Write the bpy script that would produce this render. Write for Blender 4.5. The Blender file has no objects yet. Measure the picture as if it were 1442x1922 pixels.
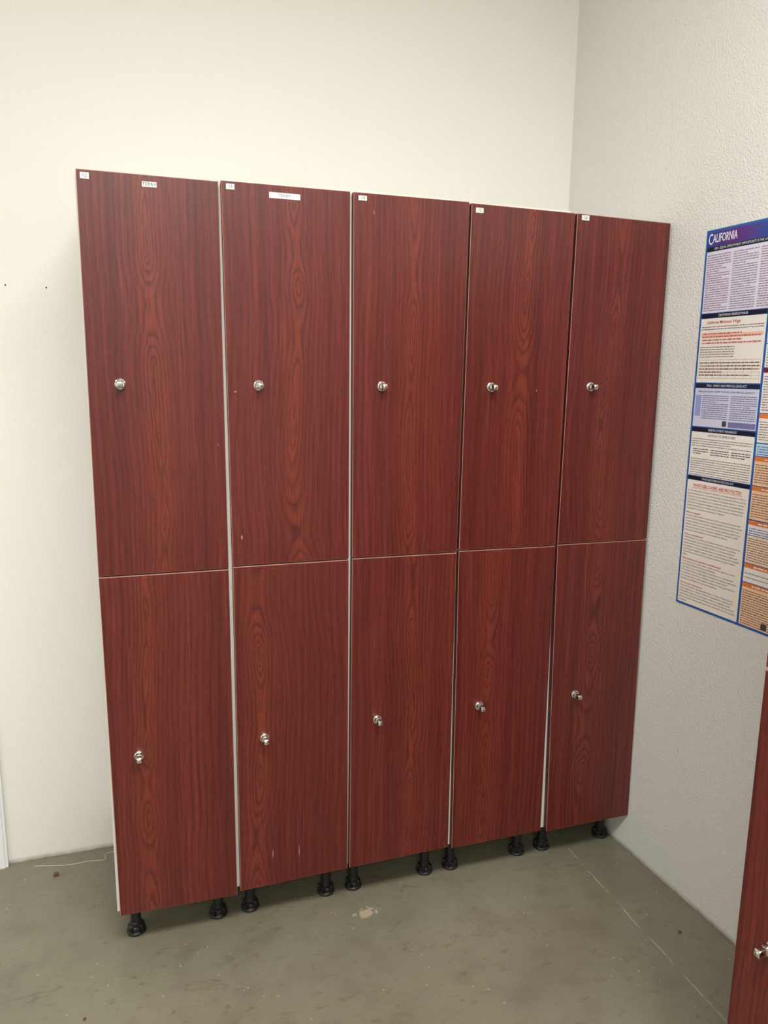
import bpy, bmesh, math, random
from mathutils import Matrix, Vector
random.seed(4)
sc=bpy.context.scene
sc.view_settings.view_transform='Standard'
sc.view_settings.look='None'

# ------------------------------------------------------------------ helpers
def lin(r,g,b):
    f=lambda c:(c/255/12.92) if c/255<=0.04045 else ((c/255+0.055)/1.055)**2.4
    return (f(r),f(g),f(b),1.0)
def new_mat(name,col=(0.8,0.8,0.8,1),rough=0.5,metal=0.0,spec=0.5):
    m=bpy.data.materials.new(name); m.use_nodes=True
    b=m.node_tree.nodes['Principled BSDF']
    b.inputs['Base Color'].default_value=col
    b.inputs['Roughness'].default_value=rough
    b.inputs['Metallic'].default_value=metal
    b.inputs['Specular IOR Level'].default_value=spec
    return m
class NT:
    def __init__(s,m): s.t=m.node_tree; s.n=s.t.nodes; s.l=s.t.links; s.b=s.n['Principled BSDF']
    def add(s,typ,**kw):
        n=s.n.new(typ)
        for k,v in kw.items(): setattr(n,k,v)
        return n
    def put(s,sock,v):
        if isinstance(v,(int,float)): sock.default_value=v
        elif isinstance(v,(tuple,list)): sock.default_value=v
        else: s.l.new(v,sock)
    def math(s,op,a,b=None,c=None,clamp=False):
        n=s.n.new('ShaderNodeMath'); n.operation=op; n.use_clamp=clamp
        s.put(n.inputs[0],a)
        if b is not None: s.put(n.inputs[1],b)
        if c is not None: s.put(n.inputs[2],c)
        return n.outputs[0]
    def noise(s,vec,scale,detail=2,rough=0.5,dist=0.0,dim='3D',w=None):
        n=s.n.new('ShaderNodeTexNoise'); n.noise_dimensions=dim
        if vec is not None and dim!='1D': s.l.new(vec,n.inputs['Vector'])
        if w is not None: s.put(n.inputs['W'],w)
        n.inputs['Scale'].default_value=scale; n.inputs['Detail'].default_value=detail
        n.inputs['Roughness'].default_value=rough; n.inputs['Distortion'].default_value=dist
        return n.outputs['Fac']
    def scale(s,vec,sc_,loc=(0,0,0)):
        n=s.n.new('ShaderNodeMapping'); s.l.new(vec,n.inputs['Vector'])
        n.inputs['Scale'].default_value=sc_; n.inputs['Location'].default_value=loc
        return n.outputs['Vector']
    def ramp(s,fac,stops,interp='LINEAR'):
        n=s.n.new('ShaderNodeValToRGB'); cr=n.color_ramp; cr.interpolation=interp
        while len(cr.elements)<len(stops): cr.elements.new(0.5)
        for e,(p,c) in zip(cr.elements,stops):
            e.position=p; e.color=c if len(c)==4 else (*c,1)
        s.put(n.inputs[0],fac); return n.outputs['Color']
    def mix(s,fac,a,b,blend='MIX'):
        n=s.n.new('ShaderNodeMix'); n.data_type='RGBA'; n.blend_type=blend
        s.put(n.inputs['Factor'],fac); s.put(n.inputs['A'],a); s.put(n.inputs['B'],b)
        return n.outputs['Result']
    def bump(s,h,strength,dist):
        n=s.n.new('ShaderNodeBump'); n.inputs['Strength'].default_value=strength
        n.inputs['Distance'].default_value=dist; s.put(n.inputs['Height'],h)
        s.l.new(n.outputs['Normal'],s.b.inputs['Normal']); return n

def link(o,parent=None):
    bpy.context.collection.objects.link(o)
    if parent is not None: o.parent=parent
    return o
def obj(name,me,parent=None,mats=(),smooth=False):
    for m in mats: me.materials.append(m)
    if smooth:
        for p in me.polygons: p.use_smooth=True
    return link(bpy.data.objects.new(name,me),parent)
def empty(name,mat=None):
    e=bpy.data.objects.new(name,None); e.empty_display_size=0.1
    link(e)
    if mat is not None: e.matrix_world=mat
    return e
def add_box(bm,x0,x1,y0,y1,z0,z1,mi=0):
    v=[bm.verts.new(p) for p in [(x0,y0,z0),(x1,y0,z0),(x1,y1,z0),(x0,y1,z0),(x0,y0,z1),(x1,y0,z1),(x1,y1,z1),(x0,y1,z1)]]
    for f in [(3,2,1,0),(4,5,6,7),(0,1,5,4),(1,2,6,5),(2,3,7,6),(3,0,4,7)]:
        fc=bm.faces.new([v[i] for i in f]); fc.material_index=mi
    return v
def mesh_of(bm,name):
    me=bpy.data.meshes.new(name); bm.normal_update(); bm.to_mesh(me); bm.free(); return me
def box_obj(name,dims,mat,parent=None,bevel=0):
    bm=bmesh.new(); add_box(bm,*dims)
    if bevel: bmesh.ops.bevel(bm,geom=bm.edges[:],offset=bevel,segments=2,affect='EDGES',profile=0.5)
    return obj(name,mesh_of(bm,name),parent,[mat])
def lathe(bm,prof,axis='z',n=32,origin=(0,0,0),mi=0,gear=None):
    rings=[]
    for k,(r,h) in enumerate(prof):
        ring=[]
        for i in range(n):
            a=2*math.pi*i/n; rr=r
            if gear and gear[0]<=k<=gear[1] and (i%gear[2])<gear[3]: rr=r*gear[4]
            if axis=='z': p=(origin[0]+rr*math.cos(a),origin[1]+rr*math.sin(a),origin[2]+h)
            else: p=(origin[0]+rr*math.cos(a),origin[1]-h,origin[2]+rr*math.sin(a))
            ring.append(bm.verts.new(p))
        rings.append(ring)
    for k in range(len(rings)-1):
        for i in range(n):
            j=(i+1)%n
            f=bm.faces.new((rings[k][i],rings[k][j],rings[k+1][j],rings[k+1][i])); f.material_index=mi
    bm.faces.new(list(reversed(rings[0]))).material_index=mi
    bm.faces.new(rings[-1]).material_index=mi
def text_mesh(txt,size,align='LEFT',width=None,spacing=1.0,bold=0.0,shear=0.0,cspace=1.0):
    cu=bpy.data.curves.new('t','FONT'); cu.body=txt; cu.size=size; cu.align_x=align; cu.align_y='TOP' if width else 'CENTER'
    cu.resolution_u=2; cu.space_line=spacing; cu.offset=bold; cu.shear=shear; cu.space_character=cspace
    if width: cu.text_boxes[0].width=width
    o=bpy.data.objects.new('t',cu); bpy.context.collection.objects.link(o)
    dg=bpy.context.evaluated_depsgraph_get(); me=bpy.data.meshes.new_from_object(o.evaluated_get(dg))
    bpy.data.objects.remove(o); return me
def text(name,txt,size,loc,mat,parent,sx=1.0,**kw):
    me=text_mesh(txt,size,**kw)
    me.transform(Matrix.Translation(loc)@Matrix.Rotation(math.pi/2,4,'X')@Matrix.Diagonal((sx,1,1,1)))
    me.materials.clear()
    return obj(name,me,parent,[mat])

# ------------------------------------------------------------------ constants of the room
D=0.5062; XC=1.5117; A=0.0589
CEIL=3.1
n_w=Vector((math.cos(A),math.sin(A),0)); t_w=Vector((math.sin(A),-math.cos(A),0))
def wallframe(depth=0.0,s=0.0):
    o=Vector((XC,D,0))+t_w*s-n_w*depth
    return Matrix.Translation(o)@Matrix.Rotation(-(math.pi/2-A),4,'Z')

# ------------------------------------------------------------------ materials
def wall_mat(name,c,bump_s,bump_d,scale,big=0.3):
    m=new_mat(name,rough=0.6,spec=0.3); t=NT(m)
    tc=t.add('ShaderNodeNewGeometry').outputs['Position']
    n1=t.noise(tc,2.2,3,0.55)
    base=t.mix(t.math('MULTIPLY',n1,0.4),c,tuple(x*0.95 for x in c[:3])+(1,))
    sep=t.add('ShaderNodeSeparateXYZ'); t.l.new(tc,sep.inputs[0])
    low=t.math('SUBTRACT',1.0,t.math('MULTIPLY',sep.outputs['Z'],60.0),clamp=True)
    n2=t.noise(tc,28,4,0.6)
    low=t.math('MULTIPLY',low,t.math('MULTIPLY',n2,1.3),clamp=True)
    base=t.mix(low,base,lin(120,112,92))
    t.l.new(base,t.b.inputs['Base Color'])
    h1=t.noise(tc,scale,2,0.5); h1=t.ramp(h1,[(0.42,(0,0,0)),(0.66,(1,1,1))])
    h2=t.noise(tc,scale*0.3,2,0.5)
    t.bump(t.math('MULTIPLY_ADD',h2,big,h1),bump_s,bump_d)
    return m
M_wall_back=wall_mat('painted_wall_warm_white',lin(228,226,219),0.24,0.0010,150)
M_wall_right=wall_mat('painted_wall_orange_peel',lin(221,220,216),0.42,0.0016,185,0.15)
M_ceiling=new_mat('ceiling_white',lin(228,228,225),0.8)
M_trimwhite=new_mat('trim_white_paint',lin(228,231,232),0.45)

def floor_material():
    m=new_mat('olive_painted_concrete',rough=0.3,spec=0.5); t=NT(m)
    p=t.add('ShaderNodeNewGeometry').outputs['Position']
    sep=t.add('ShaderNodeSeparateXYZ'); t.l.new(p,sep.inputs[0]); X,Y=sep.outputs['X'],sep.outputs['Y']
    n1=t.noise(p,1.6,4,0.55); n2=t.noise(p,9,5,0.6); n3=t.noise(p,140,2,0.5)
    c=t.ramp(n1,[(0.3,lin(113,109,92)),(0.7,lin(128,124,105))])
    c=t.mix(t.math('MULTIPLY',t.ramp(n2,[(0.5,(0,0,0)),(0.70,(1,1,1))]),0.45),c,lin(101,94,76))
    v=t.add('ShaderNodeTexVoronoi'); t.l.new(p,v.inputs['Vector']); v.inputs['Scale'].default_value=30
    sp=t.math('LESS_THAN',v.outputs['Distance'],0.08)
    keep=t.math('GREATER_THAN',t.noise(p,6,1,0.5),0.48)
    c=t.mix(t.math('MULTIPLY',t.math('MULTIPLY',sp,keep),0.65),c,lin(174,166,148))
    sc1=t.ramp(t.noise(t.scale(p,(16,42,1)),1.0,4,0.65,1.2),[(0.58,(0,0,0)),(0.68,(1,1,1))])
    c=t.mix(t.math('MULTIPLY',sc1,0.5),c,lin(92,76,56))
    wob=t.math('MULTIPLY',t.math('SUBTRACT',t.noise(p,8,2,0.5),0.5),0.012)
    dx=t.math('ABSOLUTE',t.math('SUBTRACT',t.math('ADD',X,wob),1.363))
    ln=t.math('SUBTRACT',1.0,t.math('DIVIDE',dx,0.0026),clamp=True)
    brk=t.ramp(t.noise(p,14,3,0.6),[(0.42,(0,0,0)),(0.55,(1,1,1))])
    c=t.mix(t.math('MULTIPLY',t.math('MULTIPLY',ln,brk),0.75),c,lin(186,182,165))
    ex=t.math('DIVIDE',t.math('SUBTRACT',X,0.655),0.042); ey=t.math('DIVIDE',t.math('ADD',Y,0.028),0.026)
    dd=t.math('SQRT',t.math('ADD',t.math('MULTIPLY',ex,ex),t.math('MULTIPLY',ey,ey)))
    dd=t.math('ADD',dd,t.math('MULTIPLY',t.math('SUBTRACT',t.noise(p,50,4,0.6),0.5),3.4))
    pm=t.ramp(dd,[(0.55,(1,1,1)),(0.7,(0,0,0))])
    c=t.mix(t.math('MULTIPLY',pm,0.75),c,lin(182,164,136))
    t.l.new(c,t.b.inputs['Base Color'])
    t.l.new(t.ramp(n2,[(0.3,(0.24,)*3),(0.75,(0.40,)*3)]),t.b.inputs['Roughness'])
    t.bump(t.math('ADD',t.noise(p,30,4,0.6),t.math('MULTIPLY',n3,0.2)),0.12,0.002)
    return m
M_floor=floor_material()

def wood_material(name,x0,seed,w0,amp,zscale):
    m=new_mat(name,rough=0.36,spec=0.45); t=NT(m)
    p=t.add('ShaderNodeTexCoord').outputs['Object']
    sep=t.add('ShaderNodeSeparateXYZ'); t.l.new(p,sep.inputs[0]); X,Z=sep.outputs['X'],sep.outputs['Z']
    off=(seed*3.17,seed*1.3,seed*7.7)
    ps=t.scale(p,(1,1,1),off)
    drift=t.math('MULTIPLY',t.math('SUBTRACT',t.noise(None,1.0,1,0.4,dim='1D',w=t.math('MULTIPLY_ADD',Z,1.6,seed*5.3)),0.5),0.05)
    xc=t.math('ADD',t.math('SUBTRACT',X,x0),drift)
    nz=t.noise(None,1.0,1.5,0.4,dim='1D',w=t.math('MULTIPLY_ADD',Z,zscale,seed*11.1))
    w=t.math('MULTIPLY_ADD',t.math('SUBTRACT',nz,0.5),amp,w0)
    wx=t.noise(t.scale(ps,(17,1,3.2)),1.0,2,0.5)
    fx=t.noise(t.scale(ps,(110,1,42)),1.0,2,0.6)
    r=t.math('SQRT',t.math('ADD',t.math('MULTIPLY',xc,xc),t.math('MULTIPLY',w,w)))
    r=t.math('ADD',r,t.math('MULTIPLY',t.math('SUBTRACT',wx,0.5),0.022))
    r=t.math('ADD',r,t.math('MULTIPLY',t.math('SUBTRACT',fx,0.5),0.0040))
    rr=t.math('POWER',t.math('MAXIMUM',r,0.0001),0.62)
    ring=t.math('FRACT',t.math('MULTIPLY',rr,44.0))
    ringc=t.ramp(ring,[(0.0,(0.0,)*3),(0.14,(0.35,)*3),(0.45,(0.9,)*3),(0.7,(1,)*3),(0.9,(0.7,)*3),(1.0,(0.0,)*3)])
    cen=t.math('POWER',2.718,t.math('MULTIPLY',t.math('MULTIPLY',xc,xc),-1500.0))
    broad=t.noise(t.scale(ps,(46,1,0.5)),1.0,2,0.5)
    fade=t.noise(t.scale(ps,(30,1,2.2)),1.0,2,0.5)
    fib=t.noise(t.scale(ps,(560,1,22)),1.0,2,0.6)
    fib2=t.noise(t.scale(ps,(210,1,4)),1.0,2,0.6)
    c=t.ramp(broad,[(0.25,lin(86,28,23)),(0.5,lin(98,35,28)),(0.75,lin(110,42,33))])
    c=t.mix(t.math('MULTIPLY',cen,0.50),c,lin(130,55,38))
    amt=t.math('MULTIPLY_ADD',cen,0.24,t.math('MULTIPLY_ADD',fade,0.95,-0.02))
    dark=t.math('MULTIPLY',t.math('SUBTRACT',1.0,ringc),amt,clamp=True)
    c=t.mix(dark,c,lin(56,17,16))
    fd=t.ramp(fib,[(0.50,(0,0,0)),(0.70,(1,1,1))])
    c=t.mix(t.math('MULTIPLY',fd,0.55),c,lin(54,17,16))
    fl=t.ramp(fib2,[(0.52,(0,0,0)),(0.8,(1,1,1))])
    c=t.mix(t.math('MULTIPLY',fl,0.36),c,lin(136,64,48))
    t.l.new(c,t.b.inputs['Base Color'])
    t.bump(t.noise(p,160,2,0.5),0.06,0.001)
    return m
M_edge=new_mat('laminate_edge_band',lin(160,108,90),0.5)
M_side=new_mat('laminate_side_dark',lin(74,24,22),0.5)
M_topedge=new_mat('laminate_top_edge',lin(180,128,118),0.45)  # raw edge tone, with reflected light put into the pale colour
M_carc=new_mat('melamine_white',lin(230,227,217),0.45)
M_black=new_mat('black_plastic',lin(26,26,27),0.42)
M_chrome=new_mat('chrome',(0.78,0.77,0.75,1),0.14,1.0)
M_hole=new_mat('lock_recess_dark',lin(20,18,18),0.5)
M_label=new_mat('label_white_tape',lin(216,216,214),0.45)
M_ink=new_mat('label_ink_grey',lin(92,92,92),0.6)
M_inkd=new_mat('label_ink_dark',lin(66,62,62),0.6)
M_scuff=new_mat('scuff_pale',lin(172,132,122),0.7)

# ------------------------------------------------------------------ room
def wall_box(name,x0,x1,y0,y1,z0,z1,mat): return box_obj(name,(x0,x1,y0,y1,z0,z1),mat)
wall_box('floor',-3.2,2.4,-5.2,0.66,-0.1,0.0,M_floor)
wall_box('ceiling',-3.2,2.4,-5.2,0.66,CEIL,CEIL+0.1,M_ceiling)
wall_box('wall_back',-3.2,XC,D,D+0.12,0,CEIL,M_wall_back)
wr=box_obj('wall_right',(-0.12,5.8,0,0.12,0,CEIL),M_wall_right); wr.matrix_world=wallframe()
wall_box('wall_left',-3.2,-3.08,-5.2,D,0,CEIL,M_wall_back)
wall_box('wall_front',-3.2,1.9,-5.2,-5.08,0,CEIL,M_wall_back)
bm=bmesh.new(); add_box(bm,-0.41,-0.335,D-0.016,D-0.0005,0,2.08); add_box(bm,-0.402,-0.343,D-0.02,D-0.016,0,2.075)
obj('trim_1',mesh_of(bm,'trim_1'),None,[M_trimwhite])

# ------------------------------------------------------------------ locker parts
def door_mesh(q,thk=0.018):
    bm=bmesh.new(); c=0.0013
    P=[Vector((q[0],0,q[1])),Vector((q[2],0,q[3])),Vector((q[4],0,q[5])),Vector((q[6],0,q[7]))]  # tl tr br bl
    sg=[(1,-1),(-1,-1),(-1,1),(1,1)]
    inner=[bm.verts.new((p.x+s[0]*c,0,p.z+s[1]*c)) for p,s in zip(P,sg)]
    outer=[bm.verts.new((p.x,c*0.8,p.z)) for p in P]
    back=[bm.verts.new((p.x,thk,p.z)) for p in P]
    f=bm.faces.new([inner[3],inner[2],inner[1],inner[0]]); f.material_index=0
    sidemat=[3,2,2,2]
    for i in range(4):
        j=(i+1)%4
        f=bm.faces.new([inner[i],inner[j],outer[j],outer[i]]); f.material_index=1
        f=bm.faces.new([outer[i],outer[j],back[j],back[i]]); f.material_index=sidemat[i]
    f=bm.faces.new(back); f.material_index=0
    bmesh.ops.recalc_face_normals(bm,faces=bm.faces[:])
    return bm
def make_door(name,q,wood,parent):
    ox,oz=q[6],q[7]
    ql=[v-(ox if i%2==0 else oz) for i,v in enumerate(q)]
    o=obj(name,mesh_of(door_mesh(ql),name),parent,[wood,M_edge,M_side,M_topedge])
    o.location=(ox,0,oz); return o
def lock_mesh():
    bm=bmesh.new()
    lathe(bm,[(0.0125,0.0),(0.0128,0.0015),(0.0120,0.0032),(0.0100,0.0042),(0.0096,0.0046),(0.0092,0.010),(0.0086,0.0115)],'-y',32)
    w=0.0058; h=0.0078; y0=-0.0105; y1=-0.031
    hole_c=(-0.0232,0.0); hr=0.0037
    outl=[]; N=28
    for i in range(N):
        a=2*math.pi*i/N
        dy,dz=math.cos(a),math.sin(a)
        ry= (y0-hole_c[0]) if dy>0 else (hole_c[0]-y1)
        ex=0.62
        outl.append((hole_c[0]+ry*math.copysign(abs(dy)**ex,dy), h*math.copysign(abs(dz)**ex,dz)))
    inn=[(hole_c[0]+hr*math.cos(2*math.pi*i/N),hr*math.sin(2*math.pi*i/N)) for i in range(N)]
    bev=0.0012
    def ring(pts,x,s=1.0):
        return [bm.verts.new((x,hole_c[0]+(p[0]-hole_c[0])*s,p[1]*s)) for p in pts]
    ro=[ring(outl,-w,0.9),ring(outl,-w+bev,1.0),ring(outl,w-bev,1.0),ring(outl,w,0.9)]
    ri=[ring(inn,-w,1.0),ring(inn,w,1.0)]
    for i in range(N):
        j=(i+1)%N
        for k in range(3): bm.faces.new((ro[k][i],ro[k][j],ro[k+1][j],ro[k+1][i]))
        bm.faces.new((ro[0][i],ro[0][j],ri[0][j],ri[0][i]))
        bm.faces.new((ro[3][i],ro[3][j],ri[1][j],ri[1][i]))
        f=bm.faces.new((ri[0][i],ri[0][j],ri[1][j],ri[1][i])); f.material_index=1
    lathe(bm,[(0.0040,0.0305),(0.0040,0.0318),(0.0034,0.0322)],'-y',20)
    add_box(bm,-0.0005,0.0005,-0.0324,-0.0321,-0.0024,0.0024,1)
    bmesh.ops.recalc_face_normals(bm,faces=bm.faces[:])
    return mesh_of(bm,'lock')
ME_LOCK=lock_mesh(); ME_LOCK.materials.append(M_chrome); ME_LOCK.materials.append(M_hole)
for p in ME_LOCK.polygons: p.use_smooth=True
try: ME_LOCK.set_sharp_from_angle(angle=math.radians(35))
except Exception: pass
def leg_mesh(top):
    bm=bmesh.new()
    prof=[(0.0225,0.0),(0.0250,0.002),(0.0255,0.006),(0.0240,0.0085),(0.0225,0.010),(0.0225,0.021),(0.0195,0.024),(0.0160,0.0255),(0.0155,0.032),(0.0135,0.034),(0.0130,top-0.014),(0.0165,top-0.012),(0.0170,top-0.004),(0.028,top-0.003),(0.028,top)]
    lathe(bm,prof,'z',48,gear=(4,6,8,2,0.80))
    bmesh.ops.recalc_face_normals(bm,faces=bm.faces[:])
    me=mesh_of(bm,'leg'); me.materials.append(M_black); return me

def add_locker(top,bot,carc,feet,locks,label,frame,woods,name_label=None,number=None,scuffs=()):
    e=empty('locker',frame)
    make_door('door_upper',top,woods[0],e); make_door('door_lower',bot,woods[1],e)
    x0,x1,z0,z1=carc; y0=0.0195; y1=0.499; th=0.016
    bm=bmesh.new()
    add_box(bm,x0,x0+th,y0,y1,z0,z1); add_box(bm,x1-th,x1,y0,y1,z0,z1)
    add_box(bm,x0+th,x1-th,y0,y1,z1-th,z1); add_box(bm,x0+th,x1-th,y0,y1,z0,z0+th)
    zm=top[7]-0.004
    add_box(bm,x0+th,x1-th,y0,y1,zm-th/2,zm+th/2); add_box(bm,x0+th,x1-th,y1-0.006,y1,z0+th,z1-th)
    obj('carcass',mesh_of(bm,'carcass'),e,[M_carc])
    for i,(lx,ly) in enumerate(feet):
        l=obj('leg_%d'%(i+1),leg_mesh(z0),e); l.location=(lx,ly,0)
    for i,(lx,lz,rz) in enumerate(locks):
        l=link(bpy.data.objects.new('lock_%d'%(i+1),ME_LOCK),e); l.location=(lx,0,lz); l.rotation_euler=(0,rz,0)
    if label:
        lx0,lx1,lz0,lz1=label
        box_obj('number_label',(lx0,lx1,-0.0008,-0.0001,lz0,lz1),M_label,e)
        text('number',number,0.0105,((lx0+lx1)/2,-0.0011,(lz0+lz1)/2),M_ink,e,align='CENTER')
    if name_label:
        t_,nx0,nx1,nz0,nz1,mt,sz=name_label
        box_obj('name_label',(nx0,nx1,-0.0008,-0.0001,nz0,nz1),M_label,e)
        text('name',t_,sz,((nx0+nx1)/2,-0.0011,(nz0+nz1)/2),mt,e,align='CENTER',cspace=1.08)
    if scuffs:
        bm=bmesh.new()
        for (sx,sz,w,h) in scuffs:
            n=7; prev=None
            for k in range(n+1):
                u=k/n; ww=w*0.5*(math.sin(math.pi*min(max(u,0.08),0.92))*random.uniform(0.6,1.0)); cx=sx+random.uniform(-0.15,0.15)*w; z=sz+h*(u-0.5)
                cur=(bm.verts.new((cx-ww,-0.0003,z)),bm.verts.new((cx+ww,-0.0003,z)))
                if prev: bm.faces.new((prev[0],prev[1],cur[1],cur[0]))
                prev=cur
        obj('scuffs',mesh_of(bm,'scuffs'),e,[M_scuff])
    return e

TLc=[(0,1.924),(.305,1.927),(.617,1.928),(.926,1.927),(1.233,1.925)]
TRc=[(.299,1.924),(.609,1.928),(.920,1.929),(1.225,1.925),(1.530,1.921)]
SLc=[(-.002,1.023),(.310,1.027),(.617,1.028),(.920,1.029),(1.227,1.028)]
SRc=[(.300,1.022),(.608,1.026),(.913,1.025),(1.220,1.025),(1.530,1.026)]
BLc=[(.003,.124),(.309,.126),(.613,.131),(.926,.127),(1.243,.120)]
BRc=[(.300,.117),(.607,.131),(.914,.134),(1.222,.127),(1.539,.120)]
LK=[(.068,1.471),(.382,1.470),(.693,1.470),(.998,1.470),(1.303,1.473)]
LK2=[(.068,.560),(.381,.561),(.690,.569),(.997,.568),(1.314,.562)]
LKR=[0,0.1,-0.05,0.05,0]
FX=[(.037,.256),(.345,.567),(.650,.878),(.963,1.194),(1.284,1.505)]
LAB=[(.008,.026,1.905,1.918),(.316,.335,1.909,1.921),(.629,.650,1.910,1.921),(.938,.959,1.905,1.917),(1.246,1.269,1.909,1.922)]
CARC=[(-.0045,.2985,.125,1.9255),(.3005,.608,.128,1.9330),(.6100,.916,.131,1.9350),(.9185,1.224,.129,1.9330),(1.2270,1.507,.124,1.9250)]
NAMES={0:('TERRY',.134,.165,1.899,1.910,M_inkd,0.0095),1:('TEDDY',.414,.487,1.898,1.911,M_ink,0.0088)}
SC={1:[(.398,.22,.003,.026),(.470,.215,.0025,.034),(.334,1.10,.005,.012),(.326,1.455,.008,.003)],2:[(.668,1.885,.0022,.010)],3:[(1.135,1.462,.003,.007)],
    0:[(.282,1.33,.002,.005)],4:[]}
g=0.0018
woods=[]
for i in range(5):
    up=wood_material('mahogany_laminate_upper_%d'%i,[.145,.165,.155,.168,.135][i],1.0+i*0.37,0.004,0.11,2.4+0.2*(i%3))
    lo=wood_material('mahogany_laminate_lower_%d'%i,[.085,.060,.175,.095,.120][i],4.0+i*0.61,0.004,0.12,2.2+0.25*((i+1)%3))
    woods.append((up,lo))
for i in range(5):
    top=(*TLc[i],*TRc[i],SRc[i][0],SRc[i][1]+g,SLc[i][0],SLc[i][1]+g)
    bot=(SLc[i][0],SLc[i][1]-g,SRc[i][0],SRc[i][1]-g,*BRc[i],*BLc[i])
    rear1=FX[i][1]-(0.02 if i==4 else 0)
    feet=[(FX[i][0],.093),(FX[i][1],.093),(FX[i][0],.43),(rear1,.43)]
    add_locker(top,bot,CARC[i],feet,[(*LK[i],LKR[i]),(*LK2[i],0)],LAB[i],None,woods[i],NAMES.get(i),str(12+i),SC[i])

# second bank against the right wall
B2S=1.3805
for k in range(3):
    fr=wallframe(0.516,B2S+k*0.308)
    add_locker((0,1.925,.300,1.925,.300,1.027,0,1.027),(0,1.0225,.300,1.0225,.300,.125,0,.125),(-.001,.303,.127,1.929),
        [(.037,.093),(.262,.093),(.037,.43),(.262,.43)],[(.068,1.471,0),(.068,.545,0)],None,fr,woods[(k+3)%5])

# ------------------------------------------------------------------ poster
PF=wallframe(0.0,0.0)
poster=empty('labor_law_poster',PF)
def flat(c,r=0.4):
    key='print_%d_%d_%d'%c
    return bpy.data.materials.get(key) or new_mat(key,lin(*[v*0.98 for v in c]),r)
S0,S1,Z0,Z1=.634,1.318,.870,1.880
box_obj('sheet',(S0,S1,-.0020,-.0005,Z0,Z1),flat((28,92,168)),poster)
def panel(nm,s0,s1,z0,z1,c,lvl=1): return box_obj(nm,(s0,s1,-.0020-.0003*lvl,-.0018,z0,z1),flat(c),poster)
def words(nm,s0,s1,z0,z1,pitch,h,c,lvl=2,gap=0.0,indent=True):
    bm=bmesh.new(); y=-.0020-.0003*lvl-.0001; z=z1-pitch
    while z>z0:
        endx=s1 if random.random()>0.18 else s0+(s1-s0)*random.uniform(.35,.9)
        x=s0
        while x<endx:
            wl=random.uniform(1.2,6)*h; xe=min(x+wl,endx)
            v=[bm.verts.new(p) for p in [(x,y,z),(xe,y,z),(xe,y,z+h*random.uniform(.85,1.1)),(x,y,z+h)]]; bm.faces.new(v)
            x=xe+h*0.8
        z-=pitch
    return obj(nm,mesh_of(bm,nm),poster,[flat(c)])
def ptext(nm,t_,size,x,z,c,lvl=2,**kw):
    return text(nm,t_,size,(x,-.0020-.0003*lvl-.0002,z),flat(c),poster,**kw)
Mh=new_mat('print_header',rough=0.4); t=NT(Mh)
pp=t.add('ShaderNodeTexCoord').outputs['Object']; sp=t.add('ShaderNodeSeparateXYZ'); t.l.new(pp,sp.inputs[0])
gr=t.math('ADD',sp.outputs['X'],t.math('MULTIPLY',t.noise(t.scale(pp,(6,1,30)),1.0,2,0.5),0.12))
t.l.new(t.ramp(t.math('DIVIDE',t.math('SUBTRACT',gr,.69),.30,clamp=True),[(0,lin(34,66,134)),(0.35,lin(92,40,120)),(0.65,lin(40,70,150)),(1,lin(120,40,96))]),t.b.inputs['Base Color'])
box_obj('header',(.640,S1-.006,-.0023,-.0018,1.838,1.874),Mh,poster)
ptext('header_title','C',0.040,.642,1.855,(240,240,246),sx=.52,bold=.0003)
ptext('header_title_rest','ALIFORNIA',0.030,.657,1.856,(240,240,246),sx=.53,bold=.0003)
CR=.850
def bar(t_,s0,s1,z0,z1,c=(22,26,46),tc=(235,235,240)):
    panel('bar',s0,s1,z0,z1,c)
    if t_: ptext('bar_text',t_,(z1-z0)*0.80,(s0+s1)/2,(z0+z1)/2,tc,align='CENTER',sx=.8)
panel('bar',.640,1.06,1.826,1.837,(22,26,46))
ptext('bar_text','EEO - EQUAL EMPLOYMENT OPPORTUNITY IS THE LAW',.0085,.665,1.8315,(235,235,240),sx=.8)
panel('panel_eeo',.640,1.06,1.669,1.825,(220,216,232))
for k,(a_,b_) in enumerate([(.644,.722),(.730,.808),(.816,.935),(.943,1.056)]):
    words('copy',a_,b_,1.673,1.820,.0058,.0020,(136,124,152) if k%2 else (144,118,140))
bar('CALIFORNIA MINIMUM WAGE',.640,CR,1.656,1.667)
panel('panel_wage',.640,CR,1.489,1.655,(238,233,225))
ptext('wage_title','California Minimum Wage',0.0105,.660,1.644,(190,52,46),bold=.0001,shear=.2)
words('copy',.645,.845,1.622,1.638,.006,.0020,(120,114,114))
panel('wage_row',.646,.844,1.606,1.615,(240,190,172),2)
words('copy',.650,.840,1.588,1.622,.008,.0030,(200,100,86),3)
words('copy',.645,.760,1.552,1.586,.0062,.0020,(120,114,114))
for k in range(7): panel('rule',.646,.844,1.548-k*.008,1.5484-k*.008,(120,110,104),2)
for k in range(9): panel('rule',.646+k*.02475,.6464+k*.02475,1.500,1.548,(150,140,134),2)
words('copy',.648,.842,1.500,1.547,.008,.0028,(124,84,78),2)
bar('FMLA - FAMILY AND MEDICAL LEAVE ACT',.640,CR,1.475,1.486,(30,34,66))
panel('panel_fmla',.640,CR,1.372,1.474,(210,212,234))
ptext('fmla_title','EMPLOYEE RIGHTS UNDER THE FAMILY AND MEDICAL LEAVE ACT',.0062,.745,1.465,(54,56,110),align='CENTER')
words('copy',.668,.756,1.392,1.459,.0054,.0020,(118,118,160)); words('copy',.764,.846,1.392,1.459,.0054,.0020,(118,118,160))
panel('fmla_side',.644,.664,1.400,1.456,(150,164,216),2)
panel('fmla_patch',.742,.756,1.376,1.390,(70,70,84),2); panel('fmla_footer',.762,.848,1.375,1.389,(122,122,170),2)
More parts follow.
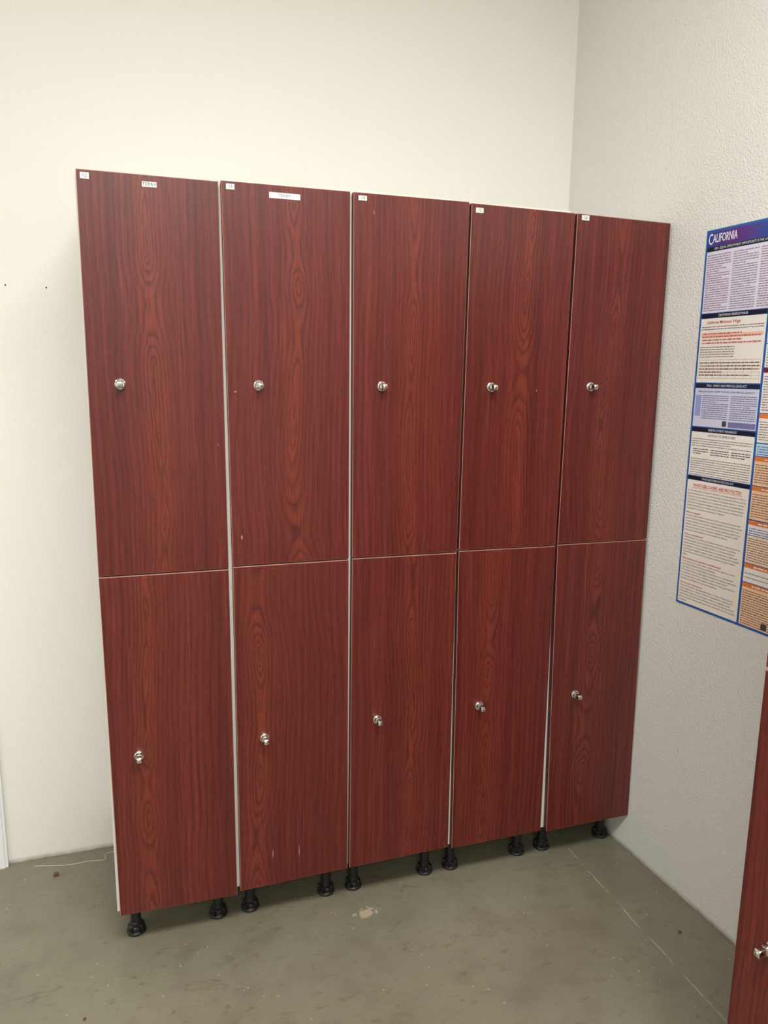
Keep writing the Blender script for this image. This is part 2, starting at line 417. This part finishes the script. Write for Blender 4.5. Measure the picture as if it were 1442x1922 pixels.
bar('UNEMPLOYMENT INSURANCE',.640,CR,1.358,1.369)
panel('panel_ui',.640,CR,1.238,1.357,(240,237,230))
ptext('ui_title','NOTICE TO EMPLOYEES',.0085,.745,1.349,(60,60,64),align='CENTER')
words('copy',.645,.846,1.316,1.344,.0062,.0020,(136,132,132))
for a_,b_ in [(.650,.705),(.712,.775),(.782,.842)]: words('copy',a_,b_,1.292,1.316,.006,.0024,(96,92,96))
words('copy',.645,.846,1.240,1.290,.0062,.0020,(140,134,132))
bar('WHISTLEBLOWER PROTECTION ACT',.640,CR,1.226,1.236)
panel('panel_whistle',.640,CR,.876,1.225,(240,233,224))
ptext('whistle_title','WHISTLEBLOWERS ARE PROTECTED',.0125,.745,1.211,(196,44,40),align='CENTER',bold=.0001,sx=.80)
panel('whistle_underline',.660,.830,1.2035,1.2043,(196,44,40),2)
body1=("It is the public policy of the State of California to encourage employees to notify an appropriate government or law enforcement agency, person with authority over the employee, or another employee with authority to investigate, discover, or correct the violation or noncompliance, and to provide information to and testify before a public body conducting an investigation, hearing or inquiry, when they have reason to believe their employer is violating a state or federal statute, or violating or not complying with a local, state or federal rule or regulation.")
body2=("Pursuant to California Labor Code Section 1102.5, employees are the protected class of individuals. Employee means any person employed by an employer, private or public, including, but not limited to, individuals employed by the state or any subdivision thereof, any county, city, city and county, including any charter city or county, and any school district, community college district, municipal or public corporation, political subdivision, or the University of California.")
body3=("A whistleblower is an employee who discloses information to a government or law enforcement agency, person with authority over the employee, or to another employee with authority to investigate, discover, or correct the violation or noncompliance, or who provides information to or testifies before a public body conducting an investigation, hearing or inquiry, where the employee has reasonable cause to believe that the information discloses a violation of a state or federal statute.")
body4=("1. An employer may not make, adopt, or enforce any rule, regulation, or policy preventing an employee from being a whistleblower.\n2. An employer may not retaliate against an employee who is a whistleblower.\n3. An employer may not retaliate against an employee for refusing to participate in an activity that would result in a violation of a state or federal statute.\n4. An employer may not retaliate against an employee for having exercised his or her rights as a whistleblower in any former employment.")
body5=("If you have information regarding possible violations of state or federal statutes, rules, or regulations, or violations of fiduciary responsibility by a corporation or limited liability company to its shareholders, investors, or employees, call the California State Attorney General's Whistleblower Hotline. The Attorney General will refer your call to the appropriate government authority for review and possible investigation.")
z=1.199
for hd,bd in [(None,body1),('Who is protected?',body2),('What is a whistleblower?',body3),('What protections are afforded to whistleblowers?',body4),('How to report improper acts',body5)]:
    if hd:
        ptext('whistle_head',hd,.0068,.645,z-.004,(196,60,52),bold=.0001); z-=.0092
    o=ptext('whistle_body',bd,.0058,.645,z,(66,60,60),width=.200,spacing=1.42)
    zs_=[v.co.z for v in o.data.vertices]; z=min(zs_)-.0055
def colpan(z0,z1,c,ink,bartxt=None,barc=None,s0=.857,s1=1.060,p=.0062,h=.0021):
    panel('panel',s0,s1,z0,z1,c)
    if barc:
        panel('bar',s0,s1,z1-.011,z1,barc,2); words('copy',s0+.03,s1-.03,z1-.0095,z1-.001,.0065,.0035,(245,240,236),3)
        z1-=.013
    words('copy',s0+.004,s1-.004,z0+.003,z1-.002,p,h,ink)
PE=(242,206,174); OR=(222,128,66); WH=(240,236,232)
colpan(1.585,1.667,(220,216,232),(136,124,152))
colpan(1.528,1.583,WH,(130,120,120))
colpan(1.418,1.526,WH,(130,120,122),barc=(110,36,60))
colpan(1.345,1.416,WH,(140,120,114),barc=OR)
colpan(1.312,1.342,(196,222,240),(70,110,170))
colpan(1.238,1.310,PE,(146,98,80),barc=OR)
colpan(1.152,1.236,PE,(146,98,80),barc=OR)
colpan(1.112,1.149,WH,(70,90,150),barc=OR)
colpan(1.040,1.110,(240,220,196),(146,98,80))
colpan(.990,1.038,WH,(140,120,114),barc=OR,p=.011)
colpan(.876,.988,PE,(120,80,70),barc=OR)
panel('plain_patch',.925,.942,.880,.897,(70,70,74),3)
zz=1.832
for hh,c,ink,bc in [(.12,WH,(120,110,110),(22,26,46)),(.16,(214,210,232),(110,100,140),(30,34,66)),(.10,PE,(132,84,66),OR),(.18,WH,(120,110,110),(110,36,60)),(.14,(240,216,190),(120,84,70),OR),(.12,WH,(110,110,120),(22,26,46)),(.118,PE,(120,80,66),OR)]:
    colpan(zz-hh,zz,c,ink,barc=bc,s0=1.068,s1=S1-.006); zz-=hh+.003

# ------------------------------------------------------------------ small things
def wall_hole(x,z,r=.0032):
    bm=bmesh.new(); lathe(bm,[(r,-0.0005),(r,0.0006),(r*.5,0.0009)],'-y',14); bmesh.ops.recalc_face_normals(bm,faces=bm.faces[:])
    o=obj('wall_screw',mesh_of(bm,'wall_screw'),None,[M_hole]); o.location=(x,D,z)
wall_hole(-.222,1.727,.0022); wall_hole(-.120,1.725,.0022)
M_debris=new_mat('debris_brown',lin(92,66,50),0.8); M_debris2=new_mat('debris_tan',lin(176,122,84),0.8)
def crumb(nm,x,y,r,mat,seed):
    rnd=random.Random(seed); bm=bmesh.new(); bmesh.ops.create_icosphere(bm,subdivisions=2,radius=r)
    for v in bm.verts: v.co*=rnd.uniform(.65,1.15); v.co.z*=.5
    zmin=min(v.co.z for v in bm.verts)
    o=obj(nm,mesh_of(bm,nm),None,[mat]); o.location=(x,y,-zmin)
crumb('floor_debris',-.193,.405,.009,M_debris,1); crumb('floor_debris',1.20,-.60,.006,M_debris2,2)
crumb('floor_debris',1.455,-.36,.006,M_debris,4)
crumb('floor_debris',-.08,-.17,.004,M_debris,5); crumb('floor_debris',.16,.0,.003,M_debris2,6); crumb('floor_debris',.56,.0,.004,M_debris2,7)
def floor_curve(nm,pts,bev,mat):
    cu=bpy.data.curves.new(nm,'CURVE'); cu.dimensions='3D'; cu.bevel_depth=bev
    s=cu.splines.new('NURBS'); s.points.add(len(pts)-1)
    for p_,q_ in zip(s.points,pts): p_.co=(*q_,1)
    s.use_endpoint_u=True; s.order_u=4
    o=bpy.data.objects.new(nm,cu); link(o); cu.materials.append(mat)
floor_curve('loose_thread',[(x,y,.0010) for x,y in [(-.26,.47),(-.20,.455),(-.16,.44),(-.10,.45),(-.04,.43),(-.07,.47),(-.02,.48),(.02,.46)]],.0008,new_mat('thread',lin(205,202,190),.8))
floor_curve('blue_plastic_scrap',[(1.40,.20,.003),(1.43,.17,.006),(1.46,.155,.003),(1.475,.18,.003),(1.45,.21,.003)],.0025,new_mat('blue_plastic',lin(30,96,150),.4))  # unidentified blue bit under the locker, drawn as a curled plastic scrap

# ------------------------------------------------------------------ lights
def troffer(x,y,lx,ly,power,col=(1,.988,.960)):
    e=empty('ceiling_light',Matrix.Translation((x,y,CEIL)))
    bm=bmesh.new(); f=.02
    add_box(bm,-lx/2-f,-lx/2,-ly/2-f,ly/2+f,-.05,-.001); add_box(bm,lx/2,lx/2+f,-ly/2-f,ly/2+f,-.05,-.001)
    add_box(bm,-lx/2,lx/2,-ly/2-f,-ly/2,-.05,-.001); add_box(bm,-lx/2,lx/2,ly/2,ly/2+f,-.05,-.001)
    obj('frame',mesh_of(bm,'frame'),e,[M_ceiling])
    md=new_mat('diffuser',(.9,.9,.9,1)); b=md.node_tree.nodes['Principled BSDF']; b.inputs['Emission Color'].default_value=(*col,1); b.inputs['Emission Strength'].default_value=3
    box_obj('diffuser',(-lx/2,lx/2,-ly/2,ly/2,-.035,-.03),md,e)
    ld=bpy.data.lights.new('tube','AREA'); ld.shape='RECTANGLE'; ld.size=lx; ld.size_y=ly; ld.energy=power; ld.color=col
    l=link(bpy.data.objects.new('tube',ld),e); l.location=(0,0,-.04)
troffer(.45,-1.75,1.2,.5,76)
troffer(-1.5,-1.8,1.2,.5,40)
troffer(-.3,-3.9,1.2,.5,54)
w=bpy.data.worlds.new('World'); sc.world=w; w.use_nodes=True
w.node_tree.nodes['Background'].inputs[0].default_value=(.9,.92,1,1); w.node_tree.nodes['Background'].inputs[1].default_value=.3

# ------------------------------------------------------------------ camera
yaw,pitch,roll=.321,.181,.012; fpx=1403.5
fw=Vector((math.sin(yaw)*math.cos(pitch),math.cos(yaw)*math.cos(pitch),-math.sin(pitch)))
r=Vector((math.cos(yaw),-math.sin(yaw),0)); u=r.cross(fw)
r2=r*math.cos(roll)+u*math.sin(roll); u2=-r*math.sin(roll)+u*math.cos(roll)
Rm=Matrix((r2,u2,-fw)).transposed().to_4x4()
cd=bpy.data.cameras.new('camera'); cam=link(bpy.data.objects.new('camera',cd))
cam.matrix_world=Matrix.Translation((.0969,-1.8226,1.4981))@Rm
cd.sensor_fit='VERTICAL'; cd.sensor_height=36; cd.lens=fpx/1922*36; cd.clip_start=.02
sc.camera=cam
